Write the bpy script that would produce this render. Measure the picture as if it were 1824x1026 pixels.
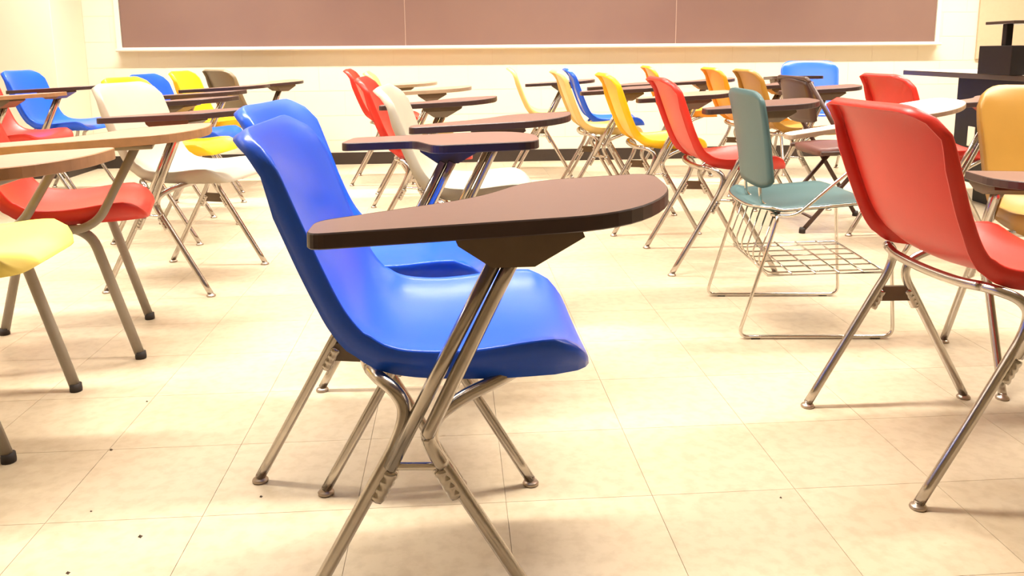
import bpy, bmesh, math, random
from mathutils import Vector, Matrix
R = math.radians
for o in list(bpy.data.objects): bpy.data.objects.remove(o)
scene = bpy.context.scene
COL = scene.collection

# ------------------------------------------------------------------ camera
YAW = R(4.0)                       # the room is turned 4 degrees against the view axis
CY, SY = math.cos(YAW), math.sin(YAW)
CAM_H = 0.912
def room(x, y):                    # view-axis coordinates (right, ahead) -> room coordinates
    return (x * CY + y * SY, -x * SY + y * CY)
cam = bpy.data.cameras.new('camera')
cam_ob = bpy.data.objects.new('camera', cam); COL.objects.link(cam_ob)
cam.sensor_fit = 'HORIZONTAL'; cam.sensor_width = 36.0
cam.lens = 36.0 * 1451 / 1824
cam.shift_y = -168.0 / 1824        # the photo is a crop from the lower part of a taller frame
cam.clip_start = 0.02
cam_ob.matrix_world = (Matrix.Translation((0, 0, CAM_H)) @ Matrix.Rotation(-YAW, 4, 'Z')
                       @ Matrix.Rotation(R(90 - 9.86), 4, 'X') @ Matrix.Rotation(R(-0.47), 4, 'Z'))
scene.camera = cam_ob

# ------------------------------------------------------------------ world, view
world = bpy.data.worlds.new('world'); scene.world = world
world.use_nodes = True
world.node_tree.nodes['Background'].inputs[0].default_value = (1.0, 0.9, 0.75, 1)
world.node_tree.nodes['Background'].inputs[1].default_value = 0.05
vs = scene.view_settings
vs.view_transform = 'Standard'; vs.look = 'None'; vs.gamma = 1.0
vs.use_curve_mapping = False
vs.exposure = 0.50
LIGHT_W = 52.0                     # watts of each ceiling tube fixture
LIGHT_COL = (1.0, 0.95, 0.87)

# ------------------------------------------------------------------ material helpers
def lin(h):
    h = h.lstrip('#'); v = [int(h[i:i + 2], 16) / 255 for i in (0, 2, 4)]
    return tuple(c / 12.92 if c <= .04045 else ((c + .055) / 1.055) ** 2.4 for c in v) + (1,)
def mat(name, col, rough=.4, metal=0.0, noise=0.0, nscale=30.0, bump=0.0, bscale=200.0, spec=.5,
        col2=None, stretch=None, coat=0.0):
    m = bpy.data.materials.new(name); m.use_nodes = True
    nt = m.node_tree; b = nt.nodes['Principled BSDF']
    b.inputs['Roughness'].default_value = rough; b.inputs['Metallic'].default_value = metal
    b.inputs['Specular IOR Level'].default_value = spec
    b.inputs['Coat Weight'].default_value = coat
    c = lin(col) if isinstance(col, str) else tuple(col) + (1,)
    b.inputs['Base Color'].default_value = c
    tc = nt.nodes.new('ShaderNodeTexCoord')
    src = tc.outputs['Object']
    if stretch:
        mp = nt.nodes.new('ShaderNodeMapping'); mp.inputs['Scale'].default_value = stretch
        nt.links.new(src, mp.inputs[0]); src = mp.outputs[0]
    if noise > 0 or col2:
        n = nt.nodes.new('ShaderNodeTexNoise'); n.inputs['Scale'].default_value = nscale
        n.inputs['Detail'].default_value = 6; nt.links.new(src, n.inputs['Vector'])
        r = nt.nodes.new('ShaderNodeValToRGB')
        r.color_ramp.elements[0].position = .3; r.color_ramp.elements[1].position = .7
        c2 = lin(col2) if col2 else tuple(x * (1 - noise) for x in c[:3]) + (1,)
        r.color_ramp.elements[0].color = c2; r.color_ramp.elements[1].color = c
        nt.links.new(n.outputs['Fac'], r.inputs[0]); nt.links.new(r.outputs[0], b.inputs['Base Color'])
    if bump > 0:
        n2 = nt.nodes.new('ShaderNodeTexNoise'); n2.inputs['Scale'].default_value = bscale
        nt.links.new(src, n2.inputs['Vector'])
        bp = nt.nodes.new('ShaderNodeBump'); bp.inputs['Strength'].default_value = bump
        bp.inputs['Distance'].default_value = .002
        nt.links.new(n2.outputs['Fac'], bp.inputs['Height']); nt.links.new(bp.outputs[0], b.inputs['Normal'])
    return m
def plastic(name, col, rough=.33):
    return mat(name, col, rough, noise=.06, nscale=14, bump=.06, bscale=420, spec=.5)
M = {}
M['blue'] = plastic('blue plastic', '#1a58e0', .28)
M['red'] = plastic('red plastic', '#d43022', .36)
M['yellow'] = plastic('yellow plastic', '#f8bf12', .36)
M['orange'] = plastic('orange plastic', '#f09a18', .36)
M['ochre'] = plastic('ochre plastic', '#ab7d2e', .42)
M['paleyellow'] = plastic('pale yellow plastic', '#dcbe74', .4)
M['lemon'] = plastic('faded lemon plastic', '#f0d868', .42)
M['white'] = plastic('off white plastic', '#b9b09e', .36)
M['olive'] = plastic('olive grey plastic', '#7b6c54', .42)
M['teal'] = mat('teal plastic', '#425f5f', .45, noise=.08, nscale=9, bump=.1, bscale=300)
M['chrome'] = mat('chrome tube', (.52, .48, .44), .2, 1.0, noise=.12, nscale=40)
M['chrome_bright'] = mat('bright chrome rod', (.68, .65, .61), .14, 1.0)
M['greymetal'] = mat('grey enamel tube', '#998f82', .42, 0, noise=.1, nscale=20)
M['darkmetal'] = mat('dark brown bracket', '#66543f', .55, 0, noise=.15, nscale=30)
M['brownmetal'] = mat('dark brown enamel', '#4a3228', .4, .1, noise=.1)
M['brownvinyl'] = mat('brown vinyl pad', '#6b4138', .42, noise=.12, nscale=25, bump=.2, bscale=150)
M['rubber'] = mat('black rubber', '#2a2019', .7)
M['glide'] = mat('worn steel glide', (.46, .38, .31), .35, .9)
M['lam'] = mat('brown laminate', '#77574c', .36, noise=.10, nscale=60, stretch=(1, 6, 1), bump=.04, bscale=300)
M['edge'] = mat('dark brown edge band', '#3a2724', .4, noise=.1, nscale=40)
M['wood'] = mat('tan wood laminate', '#a27a66', .42, noise=.12, nscale=40, stretch=(1, 7, 1))
M['woodedge'] = mat('worn tan edge', '#a3754e', .5, noise=.22, nscale=25)
M['taupe'] = mat('taupe laminate', '#a08970', .4, noise=.1, nscale=50, stretch=(1, 6, 1))
M['whitelam'] = mat('white laminate', '#fbf8f4', .3, noise=.02, nscale=60)
M['wall'] = mat('cream wall paint', '#e0d6bf', .55, noise=.03, nscale=2.5, bump=.12, bscale=90)
M['joint'] = mat('cream mortar joint', '#d9cdb4', .7)
M['ceiling'] = mat('ceiling panel', '#cfc6b4', .8, noise=.05, nscale=60, bump=.3, bscale=120)
M['panel'] = mat('pinkish beige panel', '#c9ab8c', .75, noise=.05, nscale=30)
M['base'] = mat('black rubber baseboard', '#33271f', .45, noise=.2, nscale=12)
M['board'] = mat('brown chalkboard', '#73564d', .58, col2='#795c50', nscale=1.6, bump=.03)
M['alu'] = mat('light aluminium', '#e9dccb', .4, .15)
M['seam'] = mat('dull seam strip', '#a5897a', .5)
M['black'] = mat('black laminate', '#160f0d', .5, noise=.1, spec=.25)
M['blacktop'] = mat('black edge desk top', '#3a2d22', .35)
M['plate'] = mat('ivory wall plate', '#e6dcc8', .4)
M['crumb'] = mat('dark crumb', '#4a3a2a', .8)
M['housing'] = mat('white fixture enamel', '#f2efe8', .5)
mm = bpy.data.materials.new('lit diffuser'); mm.use_nodes = True
bn = mm.node_tree.nodes['Principled BSDF']
bn.inputs['Base Color'].default_value = (.9, .88, .8, 1)
bn.inputs['Emission Color'].default_value = LIGHT_COL + (1,); bn.inputs['Emission Strength'].default_value = 6.0
M['diffuser'] = mm
# floor tile: cream vinyl composition tile with mottling, scuffs and slight tile to tile change
def tile_mat():
    m = bpy.data.materials.new('cream vinyl tile'); m.use_nodes = True
    nt = m.node_tree; b = nt.nodes['Principled BSDF']; N = nt.nodes.new; L = nt.links.new
    g = N('ShaderNodeNewGeometry')
    n1 = N('ShaderNodeTexNoise'); n1.inputs['Scale'].default_value = 34; n1.inputs['Detail'].default_value = 8
    n2 = N('ShaderNodeTexNoise'); n2.inputs['Scale'].default_value = 2.2; n2.inputs['Detail'].default_value = 4
    L(g.outputs['Position'], n1.inputs['Vector']); L(g.outputs['Position'], n2.inputs['Vector'])
    r1 = N('ShaderNodeValToRGB'); e = r1.color_ramp.elements
    e[0].position = .36; e[0].color = lin('#b3a186'); e[1].position = .56; e[1].color = lin('#bdac91')
    L(n1.outputs['Fac'], r1.inputs[0])
    r2 = N('ShaderNodeValToRGB'); e = r2.color_ramp.elements
    e[0].position = .35; e[0].color = (.93, .92, .90, 1); e[1].position = .65; e[1].color = (1, 1, 1, 1)
    L(n2.outputs['Fac'], r2.inputs[0])
    mx = N('ShaderNodeMix'); mx.data_type = 'RGBA'; mx.blend_type = 'MULTIPLY'; mx.inputs[0].default_value = 1
    L(r1.outputs[0], mx.inputs[6]); L(r2.outputs[0], mx.inputs[7])
    dv = N('ShaderNodeVectorMath'); dv.operation = 'SCALE'; dv.inputs['Scale'].default_value = 1 / .305
    off = N('ShaderNodeVectorMath'); off.operation = 'SUBTRACT'; off.inputs[1].default_value = (TX0, TY0, 0)
    L(g.outputs['Position'], off.inputs[0]); L(off.outputs[0], dv.inputs[0])
    fl = N('ShaderNodeVectorMath'); fl.operation = 'FLOOR'; L(dv.outputs[0], fl.inputs[0])
    wn = N('ShaderNodeTexWhiteNoise'); wn.noise_dimensions = '2D'; L(fl.outputs[0], wn.inputs['Vector'])
    mr = N('ShaderNodeMapRange'); mr.inputs[3].default_value = .95; mr.inputs[4].default_value = 1.03
    L(wn.outputs['Value'], mr.inputs[0])
    sc = N('ShaderNodeVectorMath'); sc.operation = 'SCALE'; L(mx.outputs[2], sc.inputs[0]); L(mr.outputs[0], sc.inputs['Scale'])
    # small dark scuffs
    n3 = N('ShaderNodeTexNoise'); n3.inputs['Scale'].default_value = 17; n3.inputs['Detail'].default_value = 3
    L(g.outputs['Position'], n3.inputs['Vector'])
    r3 = N('ShaderNodeValToRGB'); e = r3.color_ramp.elements
    e[0].position = .72; e[0].color = (1, 1, 1, 1); e[1].position = .80; e[1].color = (.72, .66, .58, 1)
    L(n3.outputs['Fac'], r3.inputs[0])
    mx2 = N('ShaderNodeMix'); mx2.data_type = 'RGBA'; mx2.blend_type = 'MULTIPLY'; mx2.inputs[0].default_value = 1
    L(sc.outputs[0], mx2.inputs[6]); L(r3.outputs[0], mx2.inputs[7])
    L(mx2.outputs[2], b.inputs['Base Color'])
    b.inputs['Roughness'].default_value = .34
    mr2 = N('ShaderNodeMapRange'); mr2.inputs[3].default_value = .26; mr2.inputs[4].default_value = .46
    L(n2.outputs['Fac'], mr2.inputs[0]); L(mr2.outputs[0], b.inputs['Roughness'])
    return m

# ------------------------------------------------------------------ mesh helpers
def mesh_from(name, verts, faces, smooth=False):
    me = bpy.data.meshes.new(name); me.from_pydata(verts, [], faces); me.update()
    if smooth:
        for p in me.polygons: p.use_smooth = True
    return me
def from_bm(name, bm, smooth=False):
    me = bpy.data.meshes.new(name); bm.to_mesh(me); bm.free()
    if smooth:
        for p in me.polygons: p.use_smooth = True
    return me
def add(name, me, m, parent=None, loc=None, rotz=None):
    """link a mesh as one object; the material sits on the object so meshes can be shared"""
    o = bpy.data.objects.new(name, me); COL.objects.link(o)
    if len(me.materials) == 0: me.materials.append(None)
    o.material_slots[0].link = 'OBJECT'; o.material_slots[0].material = m
    if parent: o.parent = parent
    if loc: o.location = loc
    if rotz is not None: o.rotation_euler.z = rotz
    return o
def tag(o, label, cat, group=None):
    o['label'] = label; o['category'] = cat
    if group: o['group'] = group
    return o
def empty(name, loc, rotz=0):
    o = bpy.data.objects.new(name, None); COL.objects.link(o)
    o.location = loc; o.rotation_euler.z = rotz; o.empty_display_size = .1
    return o
def box_me(name, x0, x1, y0, y1, z0, z1, bev=0.0):
    bm = bmesh.new()
    bmesh.ops.create_cube(bm, size=1, matrix=Matrix.Translation(((x0 + x1) / 2, (y0 + y1) / 2, (z0 + z1) / 2))
                          @ Matrix.Diagonal((x1 - x0, y1 - y0, z1 - z0, 1)))
    if bev > 0: bmesh.ops.bevel(bm, geom=bm.edges[:], offset=bev, segments=2, affect='EDGES', profile=.5)
    return from_bm(name, bm)
def fillet(pts, rad, n=5):
    """round the inner corners of a polyline"""
    pts = [Vector(p) for p in pts]; out = [pts[0]]
    for i in range(1, len(pts) - 1):
        a, b, c = pts[i - 1], pts[i], pts[i + 1]
        r = min(rad, (a - b).length * .48, (c - b).length * .48)
        p, q = b + (a - b).normalized() * r, b + (c - b).normalized() * r
        for k in range(n + 1):
            t = k / n
            out.append(p * (1 - t) ** 2 + b * 2 * t * (1 - t) + q * t ** 2)
    out.append(pts[-1]); return out
def smooth_path(pts, n=5):
    """Catmull-Rom through the points"""
    P = [Vector(p) for p in pts]; P = [P[0] * 2 - P[1]] + P + [P[-1] * 2 - P[-2]]
    out = []
    for i in range(1, len(P) - 2):
        a, b, c, d = P[i - 1:i + 3]
        for k in range(n):
            t = k / n
            out.append(.5 * (2 * b + (c - a) * t + (2 * a - 5 * b + 4 * c - d) * t * t + (3 * b - a - 3 * c + d) * t ** 3))
    out.append(P[-2]); return out
def tube_data(pts, r, n=10, cap=True, rx=None, closed=False):
    """round (or r x rx oval) tube along points"""
    pts = [Vector(p) for p in pts]; V, F = [], []
    rs = r if isinstance(r, (list, tuple)) else [r] * len(pts)
    m = len(pts); nrm = None
    for i, p in enumerate(pts):
        if closed: d = (pts[(i + 1) % m] - pts[i - 1])
        else: d = pts[min(i + 1, m - 1)] - pts[max(i - 1, 0)]
        d.normalize()
        if nrm is None:
            ref = Vector((0, 1, 0)) if abs(d.y) < .9 else Vector((1, 0, 0))
            nrm = (ref - d * ref.dot(d)).normalized()
        else: nrm = (nrm - d * nrm.dot(d)).normalized()
        bn_ = d.cross(nrm); k = rs[i]; k2 = (rx if rx else k)
        for j in range(n):
            a = 2 * math.pi * j / n
            V.append(p + nrm * math.cos(a) * k2 + bn_ * math.sin(a) * k)
    for i in range(m if closed else m - 1):
        for j in range(n):
            a, b = i * n + j, i * n + (j + 1) % n
            c, e = ((i + 1) % m) * n + (j + 1) % n, ((i + 1) % m) * n + j
            F.append((a, b, c, e))
    if cap and not closed:
        F.append(tuple(range(n))[::-1]); F.append(tuple(range((m - 1) * n, m * n)))
    return V, F
def tube_me(name, pts, r, n=10, rx=None, closed=False):
    V, F = tube_data(pts, r, n, True, rx, closed)
    me = mesh_from(name, V, F, True)
    return me
def multi_tube_me(name, paths, r, n=8):
    V, F = [], []
    for p in paths:
        v, f = tube_data(p, r, n); k = len(V); V += v; F += [tuple(i + k for i in q) for q in f]
    return mesh_from(name, V, F, True)
def lathe_me(name, prof, n=14, base=(0, 0, 0)):
    V, F = [], []
    for (r, z) in prof:
        for j in range(n):
            a = 2 * math.pi * j / n; V.append((base[0] + r * math.cos(a), base[1] + r * math.sin(a), base[2] + z))
    for i in range(len(prof) - 1):
        for j in range(n):
            F.append((i * n + j, i * n + (j + 1) % n, (i + 1) * n + (j + 1) % n, (i + 1) * n + j))
    F.append(tuple(range(n))[::-1]); F.append(tuple(range((len(prof) - 1) * n, len(prof) * n)))
    me = mesh_from(name, V, F, True); return me
def round_poly(pts, rads, n=6):
    """closed polygon with rounded corners"""
    P = [Vector((p[0], p[1], 0)) for p in pts]; out = []
    for i, b in enumerate(P):
        a, c = P[i - 1], P[(i + 1) % len(P)]; r = rads[i] if isinstance(rads, (list, tuple)) else rads
        if r <= 0: out.append(b); continue
        r = min(r, (a - b).length * .49, (c - b).length * .49)
        p, q = b + (a - b).normalized() * r, b + (c - b).normalized() * r
        for k in range(n + 1):
            t = k / n; out.append(p * (1 - t) ** 2 + b * 2 * t * (1 - t) + q * t ** 2)
    return out

# ------------------------------------------------------------------ room shell
WX0, WX1, WY0, WY1, CEIL = -5.6, 5.4, -2.9, 6.83, 2.75
TX0, TY0 = room(-.626, 1.50)
M['tile'] = tile_mat()
def struct(o): o['kind'] = 'structure'; return o
floor = struct(add('floor', box_me('floor', WX0, WX1, WY0, WY1, -.08, -.003), mat('tile joint grime', '#ae9b7e', .7)))
T = .305; g = .0005
tile_me = box_me('tile', g, T - g, g, T - g, -.0035, 0)
cells = []
for i in range(int((WX0 - TX0) / T) - 1, int((WX1 - TX0) / T) + 1):
    for j in range(int((WY0 - TY0) / T) - 1, int((WY1 - TY0) / T) + 1):
        x, y = TX0 + i * T, TY0 + j * T
        x0, x1, y0, y1 = max(x, WX0), min(x + T, WX1), max(y, WY0), min(y + T, WY1)
        if x1 - x0 < .02 or y1 - y0 < .02: continue
        cx, cy = x + T / 2, y + T / 2
        u, v = cx * CY - cy * SY, cx * SY + cy * CY           # back to view axes
        seen = v > 1.15 and abs(u) < .66 * v + .1
        full = (x1 - x0 > T - 1e-6) and (y1 - y0 > T - 1e-6)
        cells.append((0 if (seen and full) else 1, u * u + v * v, x, y, x0, x1, y0, y1))
cells.sort()
V, F = [], []
for k, (s, d, x, y, x0, x1, y0, y1) in enumerate(cells):
    if k < 300 and s == 0:
        add('floor_tile', tile_me, M['tile'], floor, (x, y, 0))
    else:
        b = len(V)
        for z in (-.0035, 0):
            V += [(x0 + g, y0 + g, z), (x1 - g, y0 + g, z), (x1 - g, y1 - g, z), (x0 + g, y1 - g, z)]
        F += [tuple(b + i for i in q) for q in ((4, 5, 6, 7), (0, 1, 5, 4), (1, 2, 6, 5), (2, 3, 7, 6), (3, 0, 4, 7))]
far_tiles = add('floor_tiles', mesh_from('floor_tiles', V, F), M['tile'], floor); far_tiles['kind'] = 'stuff'

wf = struct(add('wall_front', box_me('wall_front', WX0, WX1, WY1, WY1 + .15, 0, CEIL), M['joint']))
PIER_X = -2.925; PIER_D = .52
wl = struct(add('wall_left', box_me('wall_left', WX0 - .15, WX0, WY0, WY1, 0, CEIL), M['wall']))
wr = struct(add('wall_right', box_me('wall_right', WX1, WX1 + .15, WY0, WY1, 0, CEIL), M['wall']))
wb = struct(add('wall_back', box_me('wall_back', WX0 - .15, WX1 + .15, WY0 - .15, WY0, 0, CEIL), M['wall']))
ce = struct(add('ceiling', box_me('ceiling', WX0 - .15, WX1 + .15, WY0 - .15, WY1 + .15, CEIL, CEIL + .1), M['ceiling']))
pier = struct(add('wall_pier', box_me('wall_pier', WX0, PIER_X, WY1 - PIER_D, WY1, 0, CEIL, .004), M['wall']))
# painted concrete blocks of the front wall, 40 x 20 cm, running bond, joints recessed
BW, BH, JT = .406, .203, .0030
BX0, BX1, BZ0, BZ1 = -2.65, 4.124, .952, 2.15          # chalkboard on this wall
blk = {}
for r in range(int(CEIL / BH) + 1):
    z0, z1 = r * BH, min((r + 1) * BH, CEIL)
    if z1 - z0 < .02: continue
    x = PIER_X - (BW / 2 if r % 2 else 0)
    while x < WX1:
        x0, x1 = max(x, PIER_X), min(x + BW, WX1)
        if x1 - x0 > .02 and not (x0 > BX0 + .05 and x1 < BX1 - .05 and z0 > BZ0 and z1 < BZ1):
            key = (round(x1 - x0, 3), round(z1 - z0, 3))
            if key not in blk:
                blk[key] = box_me('block', JT / 2, key[0] - JT / 2, -.0015, .002, JT / 2, key[1] - JT / 2)
            add('block', blk[key], M['wall'], wf, (x0, WY1, z0))
        x += BW
struct(add('baseboard_front', box_me('baseboard_front', PIER_X, WX1, WY1 - .012, WY1 - .0015, 0, .10, .003), M['base']))
bbp = struct(add('baseboard_pier', box_me('baseboard_pier', WX0, PIER_X + .012, WY1 - PIER_D - .012, WY1 - PIER_D, 0, .10, .003), M['base']))
add('pier_return', box_me('pier_return', PIER_X, PIER_X + .012, WY1 - PIER_D, WY1 - .012, 0, .10, .003), M['base'], bbp)
struct(add('baseboard_right', box_me('baseboard_right', WX1 - .012, WX1, WY0, WY1 - .012, 0, .10, .003), M['base']))
# thin pinkish beige panel at the right end of the front wall
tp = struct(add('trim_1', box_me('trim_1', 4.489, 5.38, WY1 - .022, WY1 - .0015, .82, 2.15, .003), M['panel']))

# chalkboard: three panels, aluminium rails, tray
cb = empty('chalkboard', ((BX0 + BX1) / 2, WY1 - .0015, BZ0))
tag(cb, 'long brown chalkboard with pale aluminium tray on the front wall', 'chalkboard')
cx0 = (BX0 + BX1) / 2
seams = [BX0 + .02, -.385, 1.856, BX1 - .02]
for a, b in zip(seams[:-1], seams[1:]):
    add('slate_panel', box_me('slate_panel', a - cx0 + .004, b - cx0 - .004, -.022, 0, .018, BZ1 - BZ0 - .02, .001), M['board'], cb)
for s in seams[1:-1]:
    add('seam_strip', box_me('seam_strip', s - cx0 - .003, s - cx0 + .003, -.0222, -.005, .018, BZ1 - BZ0 - .02), M['seam'], cb)
for s, nm in ((BX0, -1), (BX1, 1)):
    add('side_rail', box_me('side_rail', s - cx0 - .02, s - cx0 + .02, -.032, 0, 0, BZ1 - BZ0, .004), M['alu'], cb)
add('top_rail', box_me('top_rail', BX0 - cx0, BX1 - cx0, -.032, 0, BZ1 - BZ0 - .03, BZ1 - BZ0, .004), M['alu'], cb)
tr = [(0, -.012), (-.078, -.012), (-.085, -.004), (-.085, .012), (-.079, .012), (-.076, 0), (-.03, .002), (-.028, .02), (0, .02)]
Lc = (BX1 - BX0) / 2 + .01
V = [(-Lc, y, z) for y, z in tr] + [(Lc, y, z) for y, z in tr]; n = len(tr)
F = [(i, (i + 1) % n, n + (i + 1) % n, n + i) for i in range(n)] + [tuple(range(n))[::-1], tuple(range(n, 2 * n))]
add('chalk_tray', mesh_from('chalk_tray', V, F), M['alu'], cb)

# ceiling light rows (out of frame; they light the room)
house_me = box_me('housing', -1.2, 1.2, -.15, .15, -.09, 0, .01)
diff_me = box_me('diffuser', -1.17, 1.17, -.13, .13, -.102, -.088, .004)
rows = [(5.72, 'row nearest the chalkboard'), (3.75, 'second row from the chalkboard'), (2.08, 'third row from the chalkboard')]
for ry, rn in rows:
    for cx, side in zip((-1.75, 1.05, 3.85) if ry > 5 else (-3.6, -.45, 2.75), ('left', 'middle', 'right')):
        lt = empty('ceiling_light', (cx, ry, CEIL))
        tag(lt, 'long white ceiling light, %s one in the %s' % (side, rn), 'ceiling light', 'ceiling lights')
        add('housing', house_me, M['housing'], lt); add('diffuser', diff_me, M['diffuser'], lt)
        la = bpy.data.lights.new('tube_light', 'AREA'); la.shape = 'RECTANGLE'; la.size = 2.3; la.size_y = .11; la.spread = R(112)
        la.energy = LIGHT_W * (1.3 if ry > 5 else .72 if ry > 3 else 1.05); la.color = LIGHT_COL
        lo = bpy.data.objects.new('tube_light', la); COL.objects.link(lo); lo.parent = lt; lo.location = (0, 0, -.106)

# ------------------------------------------------------------------ shell chair parts
PROF = [(-.240, .806), (-.229, .788), (-.206, .735), (-.180, .665), (-.150, .585), (-.118, .517), (-.082, .474), (-.040, .452),
        (.02, .444), (.09, .446), (.16, .454), (.205, .456), (.240, .452), (.262, .444), (.272, .434)]
def profile(n=64):
    P = [Vector((x, 0, z)) for x, z in PROF]
    d = smooth_path(P, 12); L = [0]
    for a, b in zip(d[:-1], d[1:]): L.append(L[-1] + (b - a).length)
    return d, L
PD, PL = profile(); PLEN = PL[-1]
def prof_at(s):
    s = max(0, min(PLEN, s)); i = 0
    lo, hi = 0, len(PL) - 1
    while hi - lo > 1:
        mid = (lo + hi) // 2
        if PL[mid] <= s: lo = mid
        else: hi = mid
    t = (s - PL[lo]) / max(1e-9, PL[hi] - PL[lo])
    p = PD[lo].lerp(PD[hi], t); tg = (PD[min(hi + 1, len(PD) - 1)] - PD[max(lo - 1, 0)]).normalized()
    return p, Vector((-tg.z, 0, tg.x)) if False else (p, tg)[1]
def half_w(s):
    u = s / PLEN                     # 0 top of back, 1 front of seat
    k = [(0, .192), (.12, .203), (.35, .196), (.5, .192), (.62, .200), (.8, .208), (1, .196)]
    for (a, b), (c, d) in zip(k[:-1], k[1:]):
        if u <= c:
            t = (u - a) / (c - a); t = t * t * (3 - 2 * t); return b + (d - b) * t
    return k[-1][1]
def shell_mesh():
    NC, NR = 20, 40
    def surf(y, s):
        p, tg = prof_at(s)
        nrm = Vector((-tg.z, 0, tg.x))                    # towards the sitter
        if nrm.x < 0 and nrm.z < 0: nrm = -nrm
        w = half_w(s); e = abs(y) / w; u = s / PLEN
        dish = .020 * e ** 2 + .010 * e ** 5
        if u < .5: dish *= .9
        fade = min(1, s / .05) * min(1, (PLEN - s) / .05)
        return p + Vector((0, y, 0)) + nrm * dish * max(.15, fade), nrm
    rc = .070; rf = .075; V, Nn = [], []
    for j in range(NC + 1):
        q = -1 + 2 * j / NC; q = math.sin(q * math.pi / 2) * .55 + q * .45
        for i in range(NR + 1):
            t = i / NR
            # rounded corners at the top of the back and the front of the seat
            yy = abs(q) * .2; cut = 0
            if yy > .2 - rc: cut = rc * (1 - math.sqrt(max(0, 1 - ((yy - (.2 - rc)) / rc) ** 2)))
            cf = 0
            if yy > .2 - rf: cf = rf * (1 - math.sqrt(max(0, 1 - ((yy - (.2 - rf)) / rf) ** 2)))
            s0, s1 = .004 + cut, PLEN - .002 - cf * .9
            s = s0 + (s1 - s0) * t
            p, nr = surf(q * half_w(s), s); V.append(p); Nn.append(nr)
    idx = lambda j, i: j * (NR + 1) + i
    F = [(idx(j, i), idx(j, i + 1), idx(j + 1, i + 1), idx(j + 1, i)) for j in range(NC) for i in range(NR)]
    ring = [idx(0, i) for i in range(NR)] + [idx(j, NR) for j in range(NC)] + [idx(NC, i) for i in range(NR, 0, -1)] + [idx(j, 0) for j in range(NC, 0, -1)]
    # rolled rim: out a little, then away from the sitter
    m = len(ring); cen = Vector((0, 0, .55)); prev = ring
    outs = []
    for k, v in enumerate(ring):
        tgt = (V[ring[(k + 1) % m]] - V[ring[k - 1]]).normalized(); o = tgt.cross(Nn[v]).normalized()
        outs.append(o)
    if sum(outs[k].dot(Vector((0, V[ring[k]].y, 0))) for k in range(m)) < 0: outs = [-o for o in outs]
    for (out, back) in ((.0018, .0008), (.0036, .0036), (.0044, .012), (.0046, 1.0)):
        cur = []
        for k, v in enumerate(ring):
            i = v % (NR + 1); u = i / NR; j = v // (NR + 1)
            depth = .034 + .006 * max(0, min(1, (u - .35) / .2))
            if u < .10: depth = .026 + .008 * (u / .10)
            if u > .80: depth = .040 - .008 * ((u - .80) / .20)
            b = depth if back == 1.0 else min(back, depth * .8)
            dn = Nn[v].copy()
            if u > .62:                                     # below the seat the skirt hangs straight down to one level
                f = min(1, (u - .62) / .12); dn = (dn * (1 - f) + Vector((0, 0, 1)) * f).normalized()
                if back == 1.0: b = b * (1 - f) + max(.006, V[v].z - .431) * f
                else: b = min(b, max(.006, V[v].z - .431) * .8)
            V.append(V[v] + outs[k] * out - dn * b); cur.append(len(V) - 1)
        for k in range(m):
            F.append((prev[k], prev[(k + 1) % m], cur[(k + 1) % m], cur[k]))
        prev = cur
    me = mesh_from('shell', V, F, True)
    bm = bmesh.new(); bm.from_mesh(me); bmesh.ops.recalc_face_normals(bm, faces=bm.faces[:])
    # thickness: inner copy of the surface
    bmesh.ops.solidify(bm, geom=bm.faces[:], thickness=.004)
    bmesh.ops.recalc_face_normals(bm, faces=bm.faces[:])
    bpy.data.meshes.remove(me)
    return from_bm('shell', bm, True)
SHELL = shell_mesh()

TR = .0108
def leg_me(side, front):
    y = .24 * side
    if front:
        pts = [(.216, y, .010), (.130, y, .158), (.052, y * .995, .292), (.030, y * .99, .330), (.024, y * .985, .358), (.036, y * .97, .386),
               (.075, y * .93, .410), (.115, y * .88, .424), (.150, y * .80, .434), (.165, y * .66, .436)]
    else:
        pts = [(-.216, y, .010), (-.130, y, .162), (-.052, y * .995, .302), (-.030, y * .99, .342), (-.017, y * .985, .378), (-.016, y * .97, .404),
               (-.030, y * .93, .424), (-.052, y * .84, .434), (-.068, y * .70, .436)]
    return tube_me('leg', smooth_path(pts, 4), TR, 10)
def glide_me(): return lathe_me('foot_glide', [(.0165, 0), (.0175, .004), (.015, .008), (.009, .010), (.009, .017)], 12)
def weld_me(side, front):
    y = .24 * side; s = 1 if front else -1
    # ribbed sleeve on the inner side of the leg below the bend
    pts = [(s * .118, y, .178), (s * .090, y, .226), (s * .046, y, .304)]
    off = -.010 * s
    P = []; rr = []
    for k in range(13):
        t = k / 12; x = s * (.040 + .026 * t) - s * .006; z = .308 - .046 * t - .002
        P.append((x, y, z)); rr.append(.0110 if k % 3 == 0 else .0125)
    return tube_me('weld_sleeve', P, rr, 8)
LEG = {(s, f): leg_me(s, f) for s in (1, -1) for f in (0, 1)}
WELD = {(s, f): weld_me(s, f) for s in (1, -1) for f in (0, 1)}
GL = glide_me()
def bar_me(side):
    y = .24 * side
    return tube_me('crossbar', fillet([(-.056, y, .292), (-.044, y, .312), (.044, y, .308), (.056, y, .288)], .012), .0062, 8)
BAR = {s: bar_me(s) for s in (1, -1)}
def plate_me(side):
    y = .24 * side
    V = []
    for yy in (y - .006, y + .006):
        V += [(-.050, yy, .318), (.050, yy, .314), (.066, yy, .276), (-.066, yy, .280)]
    return mesh_from('cross_plate', V, [(0, 1, 2, 3), (7, 6, 5, 4), (0, 4, 5, 1), (1, 5, 6, 2), (2, 6, 7, 3), (3, 7, 4, 0)])
PLATE = {s: plate_me(s) for s in (1, -1)}
BRACE_R = tube_me('seat_brace', smooth_path([(-.068, -.168, .436), (-.080, -.11, .431), (-.083, 0, .428), (-.080, .11, .431), (-.068, .168, .436)], 4), TR, 10)
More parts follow.
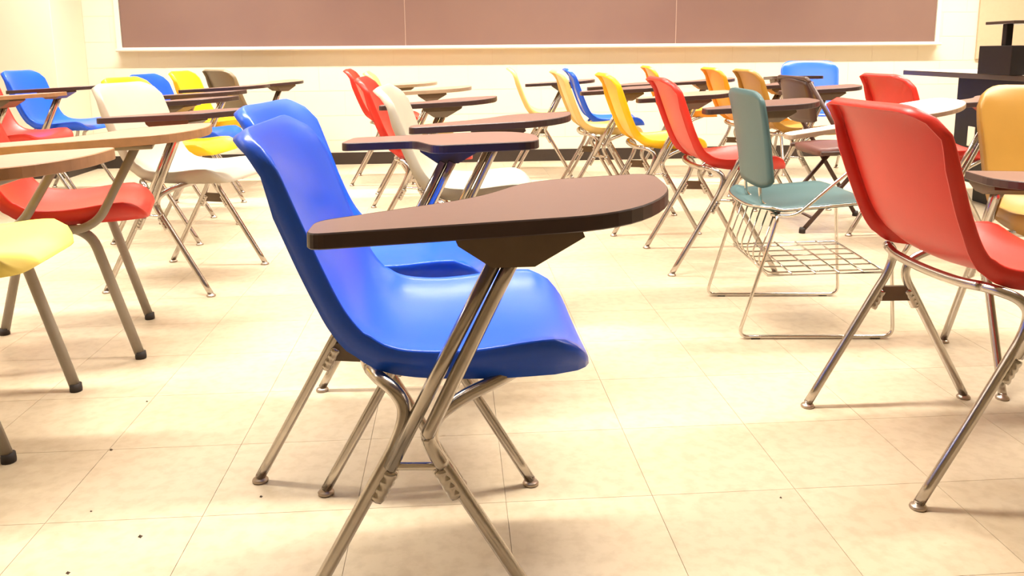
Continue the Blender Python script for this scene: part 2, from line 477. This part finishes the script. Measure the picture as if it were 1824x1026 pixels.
BRACE_F = tube_me('seat_brace', smooth_path([(.165, -.158, .436), (.170, -.08, .433), (.171, 0, .432), (.170, .08, .433), (.165, .158, .436)], 4), TR, 10)
PAD = lathe_me('seat_spacer', [(.016, .428), (.016, .446)], 10)

# tablets: x0 rear end, length, tilt about y, sign +1 right hand side (local -y)
def tablet_set(side, x0, x1, z0, z1, thick=.021, outer=.350, inner=.060, arm=.085, xt=(.07, .20), tubes=True, tx=(.130, .154), bz=.044, tb=True, slope=.008, nr=.07):
    """side -1: right-hand tablet at local -y. Returns dict of meshes."""
    sy = side
    out = [(x0, outer), (x0, outer - arm), (xt[0], outer - arm - slope), (xt[1], inner), (x1, inner - .004), (x1 - .012, outer - .12), (x1 - .11, outer + .004)]
    rad = [.025, .025, nr, nr, .05, .10, .10]
    P = round_poly(out, rad, 6)
    P = [(p.x, p.y * sy) for p in P]
    zz = lambda x: z0 + (z1 - z0) * (x - x0) / (x1 - x0)
    n = len(P)
    def prism(name, inset, zt, zb, cap=True):
        V = []; F = []
        cxm = sum(p[0] for p in P) / n; cym = sum(p[1] for p in P) / n
        rings = []
        for (ins, dz) in inset:
            ring = []
            for i, p in enumerate(P):
                a, b = Vector(P[i - 1] + (0,)), Vector(P[(i + 1) % n] + (0,)); t = (b - a).normalized(); nn = Vector((-t.y, t.x, 0))
                c = Vector((cxm, cym, 0)) - Vector(p + (0,))
                nn = nn if area * 1 > 0 else -nn
                q = Vector(p + (0,)) + nn * ins
                ring.append(len(V)); V.append((q.x, q.y, zz(p[0]) + dz))
            rings.append(ring)
        for r0, r1 in zip(rings[:-1], rings[1:]):
            for i in range(n): F.append((r0[i], r0[(i + 1) % n], r1[(i + 1) % n], r1[i]))
        if cap: F.append(tuple(rings[0])); F.append(tuple(rings[-1])[::-1])
        bm = bmesh.new(); me = mesh_from(name, V, F); bm.from_mesh(me); bmesh.ops.recalc_face_normals(bm, faces=bm.faces[:])
        bpy.data.meshes.remove(me); return from_bm(name, bm)
    area = sum(P[i - 1][0] * P[i][1] - P[i][0] * P[i - 1][1] for i in range(n))
    d = {}
    d['tablet'] = prism('tablet', [(.0015, 0), (.0015, -thick)], 0, 0)
    d['edge'] = prism('edge_band', [(.0017, .0003), (.0002, -.0016), (-.0004, -thick + .0016), (.0017, -thick - .0002)], 0, 0, cap=False)
    ty = .252 * sy
    bx = (tx[0] + tx[1]) / 2
    zt = lambda x: zz(x) - thick
    # folded tray bracket below the tablet
    if tb:
        V = []
        for (yy, k) in ((outer - .012, 0), (outer - .15, 0)):
            V += [(bx - .078, yy * sy, zt(bx - .078)), (bx + .088, yy * sy, zt(bx + .088)), (bx + .092, yy * sy, zt(bx + .09) - .010), (bx + .026, yy * sy, zt(bx) - bz),
                  (bx - .030, yy * sy, zt(bx) - bz), (bx - .074, yy * sy, zt(bx) - .014)]
        F = [tuple(range(6)), tuple(range(11, 5, -1))] + [(i, (i + 1) % 6, 6 + (i + 1) % 6, 6 + i) for i in range(6)]
        bm = bmesh.new(); me = mesh_from('b', V, F); bm.from_mesh(me); bmesh.ops.recalc_face_normals(bm, faces=bm.faces[:])
        bpy.data.meshes.remove(me); d['bracket'] = from_bm('tablet_bracket', bm)
    if tubes:
        zb = zt(bx) - bz + .006
        d['tube1'] = tube_me('tablet_tube', [(-.038, ty * .97, .312), (tx[0], ty, zb)], TR, 10)
        d['tube2'] = tube_me('tablet_tube', smooth_path([(.040, ty * .97, .312), (.026, ty * .975, .338), (.020, ty * .985, .362), (.034, ty, .396), (tx[1], ty, zb)], 5), TR, 10)
    return d
TAB = {
    'right': tablet_set(-1, -.125, .395, .688, .712, inner=.045, arm=.085, slope=.10, xt=(.10, .185), nr=.06),
    'left': tablet_set(1, -.145, .385, .678, .700, outer=.42, inner=.12, arm=.15, slope=.012, xt=(.055, .125), nr=.035),
    'short': tablet_set(-1, .10, .440, .690, .706, xt=(.14, .22), arm=.15),
    'low': tablet_set(-1, .01, .34, .578, .590, xt=(.06, .14), arm=.17, outer=.31, inner=.05, bz=.028, tx=(.09, .118)),
}
def chair(pos, rot, shell, label, tab='right', top='lam', edge='edge', scale=1.0, bracket='darkmetal', group=None, cross=True):
    x, y = room(*pos)
    t = empty('tablet_arm_chair', (x, y, 0), R(rot) - YAW)
    t.scale = (scale,) * 3
    tag(t, label, 'chair', group)
    add('shell', SHELL, M[shell], t)
    for s in (1, -1):
        for f in (0, 1):
            lg = add('leg', LEG[s, f], M['chrome'], t)
            gx = .216 if f else -.216
            add('foot_glide', GL, M['glide'], lg, (gx, .24 * s, 0))
            add('weld_sleeve', WELD[s, f], M['chrome'], lg)
    tabside = 1 if tab == 'left' else -1
    add('crossbar', BAR[tabside], M['chrome_bright'], t)
    add('cross_plate', PLATE[-tabside], M['darkmetal'], t)
    add('seat_brace', BRACE_R, M['chrome'], t); add('seat_brace', BRACE_F, M['chrome'], t)
    if tab:
        d = TAB[tab]
        tb = add('tablet', d['tablet'], M[top], t); add('edge_band', d['edge'], M[edge], tb)
        add('tablet_bracket', d['bracket'], M[bracket], t)
        add('tablet_tube', d['tube1'], M['chrome'], t); add('tablet_tube', d['tube2'], M['chrome'], t)
    return t

# ------------------------------------------------------------------ the tablet-arm chairs
GR = 'plastic shell chairs with tablet arms'
def C(*a, **k): return chair(*a, group=GR, **k)
C((-.163, 1.357), 4.2, 'blue', 'nearest blue plastic shell chair with brown tablet arm on its near side')
C((-.322, 1.862), -3.0, 'blue', 'blue shell chair just behind the nearest one, its tablet on the far side', tab='left')
C((-.195, 2.82), 1.0, 'white', 'off-white shell chair behind the two blue chairs, brown tablet')
C((-.46, 3.87), 2.0, 'red', 'red shell chair directly behind the off-white chair in the middle column', tab='right')
C((-.64, 5.06), 6.0, 'paleyellow', 'pale shell chair mostly hidden between two red ones in the middle column', top='taupe', edge='taupe')
C((-.92, 5.88), 4.0, 'red', 'red shell chair by the front wall, farthest in the middle column', top='taupe', edge='taupe')
C((-1.336, 3.274), -7.8, 'white', 'off-white shell chair on the left with chrome legs and a dark tablet edge')
C((-1.72, 4.12), -4.0, 'yellow', 'yellow shell chair hidden behind the left off-white chair')
C((-1.90, 4.78), -2.0, 'blue', 'blue shell chair peeking out behind the left off-white chair')
C((-2.02, 5.62), 0.0, 'yellow', 'yellow shell chair near the front wall on the left, beside an olive one', edge='edge')
C((-2.05, 6.32), 48.0, 'olive', 'olive grey shell chair against the front wall behind the yellow one', top='taupe')
C((-3.0, 5.42), 0.0, 'blue', 'blue shell chair at the left edge below the wall pier', scale=1.02)
C((-2.90, 4.72), -2.0, 'red', 'red shell chair cut by the left edge, in front of a blue one', top='wood', edge='woodedge')
C((.225, 6.16), 0.0, 'paleyellow', 'pale yellow shell chair near the front wall, left of the blue chair', top='lam')
C((.61, 5.54), 0.0, 'blue', 'blue shell chair in the back of the room between pale yellow chairs')
C((.50, 4.95), 3.0, 'paleyellow', 'pale yellow shell chair in front of the rear blue chair, seen edge on')
C((.709, 4.238), 3.3, 'yellow', 'bright yellow shell chair behind the middle red chair', top='taupe')
C((.858, 3.495), 3.0, 'red', 'red shell chair in the middle, left of the teal chair', edge='edge')
C((1.25, 6.18), 0.0, 'orange', 'orange shell chair farthest back, beneath the chalkboard')
C((1.54, 5.42), 2.0, 'orange', 'orange yellow shell chair behind the teal backrest, left of the ochre chair')
C((1.60, 4.84), 2.0, 'ochre', 'ochre shell chair right behind the teal backrest, beside the brown chair')
C((2.27, 6.12), -96.0, 'blue', 'blue shell chair turned towards the viewer under the chalkboard', scale=1.03)
C((1.90, 3.72), 4.0, 'red', 'red shell chair behind the white tablet, near the black desk')
C((1.002, 1.77), 6.2, 'red', 'large red shell chair at right foreground seen from behind', tab='short')
C((1.56, 2.20), -99.0, 'ochre', 'ochre yellow shell chair cut by the right edge, facing the viewer', tab='low', edge='edge')

# ------------------------------------------------------------------ grey frame chairs on the left
def rect_tube(name, pts, w=.014, d=.011): return tube_me(name, pts, w, 10, rx=d)
B_TAB = tablet_set(-1, -.20, .475, .672, .700, thick=.026, outer=.36, inner=.05, arm=.13, xt=(.10, .24), tubes=False, tb=False)
def grey_chair(pos, rot, shell, label):
    x, y = room(*pos)
    t = empty('grey_frame_chair', (x, y, 0), R(rot) - YAW)
    tag(t, label, 'chair', 'chairs with grey steel frames at the left')
    add('shell', SHELL, M[shell], t)
    for s in (1, -1):
        yy = .20 * s
        for f in (1, -1):
            p = fillet([(f * .22, yy, .012), (f * .122, yy, .392), (f * .05, yy * .9, .425)], .05)
            lg = add('leg', rect_tube('leg', p, .0145, .0125), M['greymetal'], t)
            add('rubber_foot', lathe_me('rubber_foot', [(.016, 0), (.0165, .006), (.0155, .022)], 12, (f * .2215, yy, 0)), M['rubber'], lg)
    # side rail that curves up into the front tablet post, and the rear post
    ty = -.225
    add('front_post', rect_tube('front_post', fillet([(-.17, ty, .418), (.105, ty, .418), (.150, ty, .446), (.268, ty, .664)], .06), .013, .010), M['greymetal'], t)
    add('rear_post', rect_tube('rear_post', fillet([(-.10, ty, .418), (-.045, ty, .452), (.075, ty, .650)], .04), .013, .010), M['greymetal'], t)
    add('side_rail', rect_tube('side_rail', [(-.17, .20, .42), (.13, .20, .42)], .012, .010), M['greymetal'], t)
    add('seat_brace', BRACE_R, M['greymetal'], t); add('seat_brace', BRACE_F, M['greymetal'], t)
    for sx in (-.09, .10):
        add('cross_rail', tube_me('cross_rail', [(sx, -.225, .418), (sx, .20, .418)], .011, 8), M['greymetal'], t)
    tb = add('tablet', B_TAB['tablet'], M['wood'], t); add('edge_band', B_TAB['edge'], M['woodedge'], tb)
    add('tablet_bracket', box_me('tablet_bracket', .04, .31, -.30, -.16, .648, .660, .003), M['greymetal'], t)
    return t
grey_chair((-1.40, 1.897), 7.8, 'lemon', 'pale yellow seat on grey frame, nearest at the left edge')
grey_chair((-1.414, 2.48), 20.0, 'red', 'red seat on grey frame with tan wooden tablet, left side')

# ------------------------------------------------------------------ teal chair with sled base and book basket
def teal_chair(pos, rot):
    x, y = room(*pos)
    t = empty('teal_sled_chair', (x, y, 0), R(rot) - YAW)
    tag(t, 'teal chair with chrome sled base, wire book basket and white tablet', 'chair')
    # back panel
    NC, NR = 14, 16; V, F = [], []
    for j in range(NC + 1):
        q = -1 + 2 * j / NC
        for i in range(NR + 1):
            u = i / NR
            cut = 0
            e = abs(q)
            w = .205 - .012 * u
            ztop = .785 - .030 * e ** 6; zbot = .470 + .030 * e ** 6
            z = ztop + (zbot - ztop) * u
            xx = -.205 + .036 * u + .018 * q * q - .010 * (1 - u) ** 3
            V.append((xx, q * w, z))
    idx = lambda j, i: j * (NR + 1) + i
    F = [(idx(j, i), idx(j + 1, i), idx(j + 1, i + 1), idx(j, i + 1)) for j in range(NC) for i in range(NR)]
    def solid(name, V, F, th):
        me = mesh_from('q', V, F); bm = bmesh.new(); bm.from_mesh(me); bpy.data.meshes.remove(me)
        bmesh.ops.recalc_face_normals(bm, faces=bm.faces[:]); bmesh.ops.solidify(bm, geom=bm.faces[:], thickness=th)
        bmesh.ops.recalc_face_normals(bm, faces=bm.faces[:]); return from_bm(name, bm, True)
    add('backrest', solid('backrest', V, F, .012), M['teal'], t)
    # seat panel
    V = []
    for j in range(NC + 1):
        q = -1 + 2 * j / NC
        for i in range(NR + 1):
            u = i / NR; e = abs(q)
            x0, x1 = -.205 + .05 * e ** 4, .235 - .045 * e ** 4
            xx = x0 + (x1 - x0) * u
            z = .408 + .030 * u + .010 * q * q - .035 * max(0, u - .86) / .14 * .8 + .012 * max(0, .12 - u) / .12
            V.append((xx, q * .212, z))
    add('seat', solid('seat', V, F, .012), M['teal'], t)
    add('seat_rim', tube_me('seat_rim', [Vector(V[k]) + Vector((0, 0, -.006)) for k in
        [idx(0, i) for i in range(NR)] + [idx(j, NR) for j in range(NC)] + [idx(NC, i) for i in range(NR, 0, -1)] + [idx(j, 0) for j in range(NC, 0, -1)]], .0045, 6, closed=True),
        M['chrome_bright'], t)
    r = .0058
    for s in (1, -1):
        yy = .232 * s
        p = fillet([(-.135, yy * .86, .404), (-.137, yy, .395), (-.246, yy, .0075), (.246, yy, .0075), (.215, yy, .395), (.205, yy * .86, .404)], .035)
        side = add('sled_runner', tube_me('sled_runner', p, r, 8), M['chrome_bright'], t)
        for gx in (-.19, .19):
            add('runner_glide', box_me('runner_glide', gx - .014, gx + .014, yy - .005, yy + .005, 0, .005), M['rubber'], side)
        add('back_post', tube_me('back_post', fillet([(-.10, yy * .38, .404), (-.150, yy * .38, .410), (-.158, yy * .38, .50), (-.178, yy * .38, .68)], .03), .006, 8), M['chrome_bright'], t)
    for sx, zz in ((-.135, .402), (.205, .402)):
        add('cross_rod', tube_me('cross_rod', [(sx, -.20, zz), (sx, .20, zz)], .0055, 8), M['chrome_bright'], t)
    # wire book basket: curved side wires and a floor grid
    rr = .0028
    bk = add('book_basket', tube_me('book_basket', [(-.155, -.215, .205), (.215, -.215, .215), (.215, .215, .215), (-.155, .215, .205)], .004, 8, closed=True), M['chrome_bright'], t)
    for k in range(6):
        yy = -.175 + .07 * k
        p = fillet([(-.132, yy, .395), (-.178, yy, .245), (-.150, yy, .203), (.215, yy, .213)], .03)
        add('basket_wire', tube_me('basket_wire', p, rr, 6), M['chrome_bright'], bk)
    for k in range(4):
        sx = -.08 + .075 * k
        add('basket_wire', tube_me('basket_wire', [(sx, -.215, .2085 + .0266 * (sx + .155)), (sx, .215, .2085 + .0266 * (sx + .155))], rr, 6), M['chrome_bright'], bk)
    # tablet on a bent rod
    d = tablet_set(-1, -.165, .415, .670, .758, thick=.014, outer=.395, inner=.075, arm=.075, xt=(.06, .2), tubes=False, tb=False)
    tb = add('tablet', d['tablet'], M['whitelam'], t); add('edge_band', d['edge'], M['taupe'], tb)
    for q in (0,):
        yy = -.235 - .03 * q
        p = fillet([(-.150 + .01 * q, -.20, .400), (-.085, yy, .400), (.185 + .03 * q, yy - .03, .655), (.24 + .03 * q, yy - .03, .716)], .03)
        add('tablet_rod', tube_me('tablet_rod', p, .0055, 8), M['chrome_bright'], t)
    return t
teal_chair((.97, 2.72), -1.0)

# ------------------------------------------------------------------ brown padded chair
def brown_chair(pos, rot):
    x, y = room(*pos)
    t = empty('folding_chair', (x, y, 0), R(rot) - YAW)
    tag(t, 'dark brown metal folding chair with vinyl seat behind the teal chair', 'chair'); t.scale = (.95, .95, .95)
    def cushion(name, fn, m, th=.03):
        V, F = [], []; n = 10
        for j in range(n + 1):
            for i in range(n + 1):
                V.append(fn(-1 + 2 * j / n, -1 + 2 * i / n))
        ix = lambda j, i: j * (n + 1) + i
        F = [(ix(j, i), ix(j + 1, i), ix(j + 1, i + 1), ix(j, i + 1)) for j in range(n) for i in range(n)]
        me = mesh_from('q', V, F); bm = bmesh.new(); bm.from_mesh(me); bpy.data.meshes.remove(me)
        bmesh.ops.recalc_face_normals(bm, faces=bm.faces[:]); bmesh.ops.solidify(bm, geom=bm.faces[:], thickness=th)
        bmesh.ops.recalc_face_normals(bm, faces=bm.faces[:])
        add(name, from_bm(name, bm, True), m, t)
    sq = lambda a, b: a * math.sqrt(1 - b * b * .18)
    cushion('seat', lambda a, b: (.02 + .20 * sq(b, a), .20 * sq(a, b), .452 + .012 * (1 - a * a) * (1 - b * b) - .012 * b * b), M['brownvinyl'], .035)
    cushion('backrest', lambda a, b: (-.205 - .055 * (b * .5 + .5) - .022 * (1 - a * a), .205 * sq(a, b), .69 + .115 * sq(b, a)), M['brownmetal'], .018)
    for s in (1, -1):
        yy = .222 * s
        add('front_leg', tube_me('front_leg', [(.235, yy, .012), (-.02, yy, .42), (-.255, yy, .795)], .0125, 8, rx=.010), M['brownmetal'], t)
        add('rear_leg', tube_me('rear_leg', [(-.245, yy * .92, .012), (.10, yy * .92, .425)], .0125, 8, rx=.010), M['brownmetal'], t)
        add('seat_rail', tube_me('seat_rail', [(-.17, yy * .96, .425), (.20, yy * .96, .432)], .011, 8), M['brownmetal'], t)
        for fx, fy in ((.236, yy), (-.246, yy * .92)):
            add('rubber_foot', lathe_me('rubber_foot', [(.017, 0), (.017, .018), (.014, .030)], 10, (fx, fy, 0)), M['rubber'], t)
    add('back_rail', tube_me('back_rail', fillet([(-.252, -.222, .79), (-.262, -.20, .812), (-.262, .20, .812), (-.252, .222, .79)], .03), .0115, 8), M['brownmetal'], t)
    add('rear_stretcher', tube_me('rear_stretcher', [(-.19, -.2, .078), (-.19, .2, .078)], .008, 8), M['brownmetal'], t)
    add('front_stretcher', tube_me('front_stretcher', [(.17, -.222, .116), (.17, .222, .116)], .008, 8), M['brownmetal'], t)
brown_chair((1.69, 4.22), 2.0)

# ------------------------------------------------------------------ black teacher's desk with hutch
px, py = room(3.15, 4.7)
dk = empty('media_desk', (px, py, 0), -YAW)
tag(dk, 'black media desk with raised hutch at the right edge', 'desk')
def dpart(name, x0, x1, y0, y1, z0, z1, m, bev=.004, parent=None):
    return add(name, box_me(name, x0 - 3.15, x1 - 3.15, y0 - 4.7, y1 - 4.7, z0, z1, bev), M[m], parent or dk)
dpart('plinth', 2.80, 3.55, 4.32, 4.88, 0, .13, 'black')
cbn = dpart('cabinet', 2.70, 3.62, 4.24, 4.96, .13, .742, 'black')
pl = dpart('outlet_plate', 2.694, 2.700, 4.73, 4.80, .345, .46, 'plate', .002, cbn)
dpart('desk_top', 2.62, 3.75, 4.12, 5.50, .742, .772, 'blacktop', .004)
dpart('desk_surface', 2.625, 3.745, 4.125, 5.495, .772, .7735, 'plate', 0)
dpart('rear_leg_panel', 3.5, 3.55, 4.96, 5.45, 0, .742, 'black')
dpart('hutch', 2.56, 3.30, 4.22, 4.52, .7735, .925, 'black')
dpart('post', 2.595, 2.63, 4.34, 4.38, .925, 1.035, 'black', .003)
dpart('post', 3.16, 3.20, 4.34, 4.38, .925, 1.035, 'black', .003)
dpart('top_shelf', 2.57, 3.32, 4.24, 4.50, 1.035, 1.052, 'blacktop', .004)

# ------------------------------------------------------------------ crumbs on the floor
random.seed(4)
V, F = [], []
for (cx, cy, s) in [(-.945, 1.78, .004), (-.53, 1.57, .0035), (-.72, 1.43, .0045), (-.80, 1.32, .004), (-.98, 2.05, .003),
                    (.55, 1.55, .003), (-.86, 1.52, .0025)]:
    a, b = room(cx, cy); k = len(V)
    V += [(a - s, b, 0), (a + s * .6, b - s, 0), (a + s, b + s * .7, 0), (a, b, s * 1.1)]
    F += [(k, k + 1, k + 3), (k + 1, k + 2, k + 3), (k + 2, k, k + 3), (k, k + 2, k + 1)]
cr = tag(add('floor_crumbs', mesh_from('floor_crumbs', V, F), M['crumb']), 'tiny dark crumbs scattered on the cream floor', 'crumbs')
cr['kind'] = 'stuff'
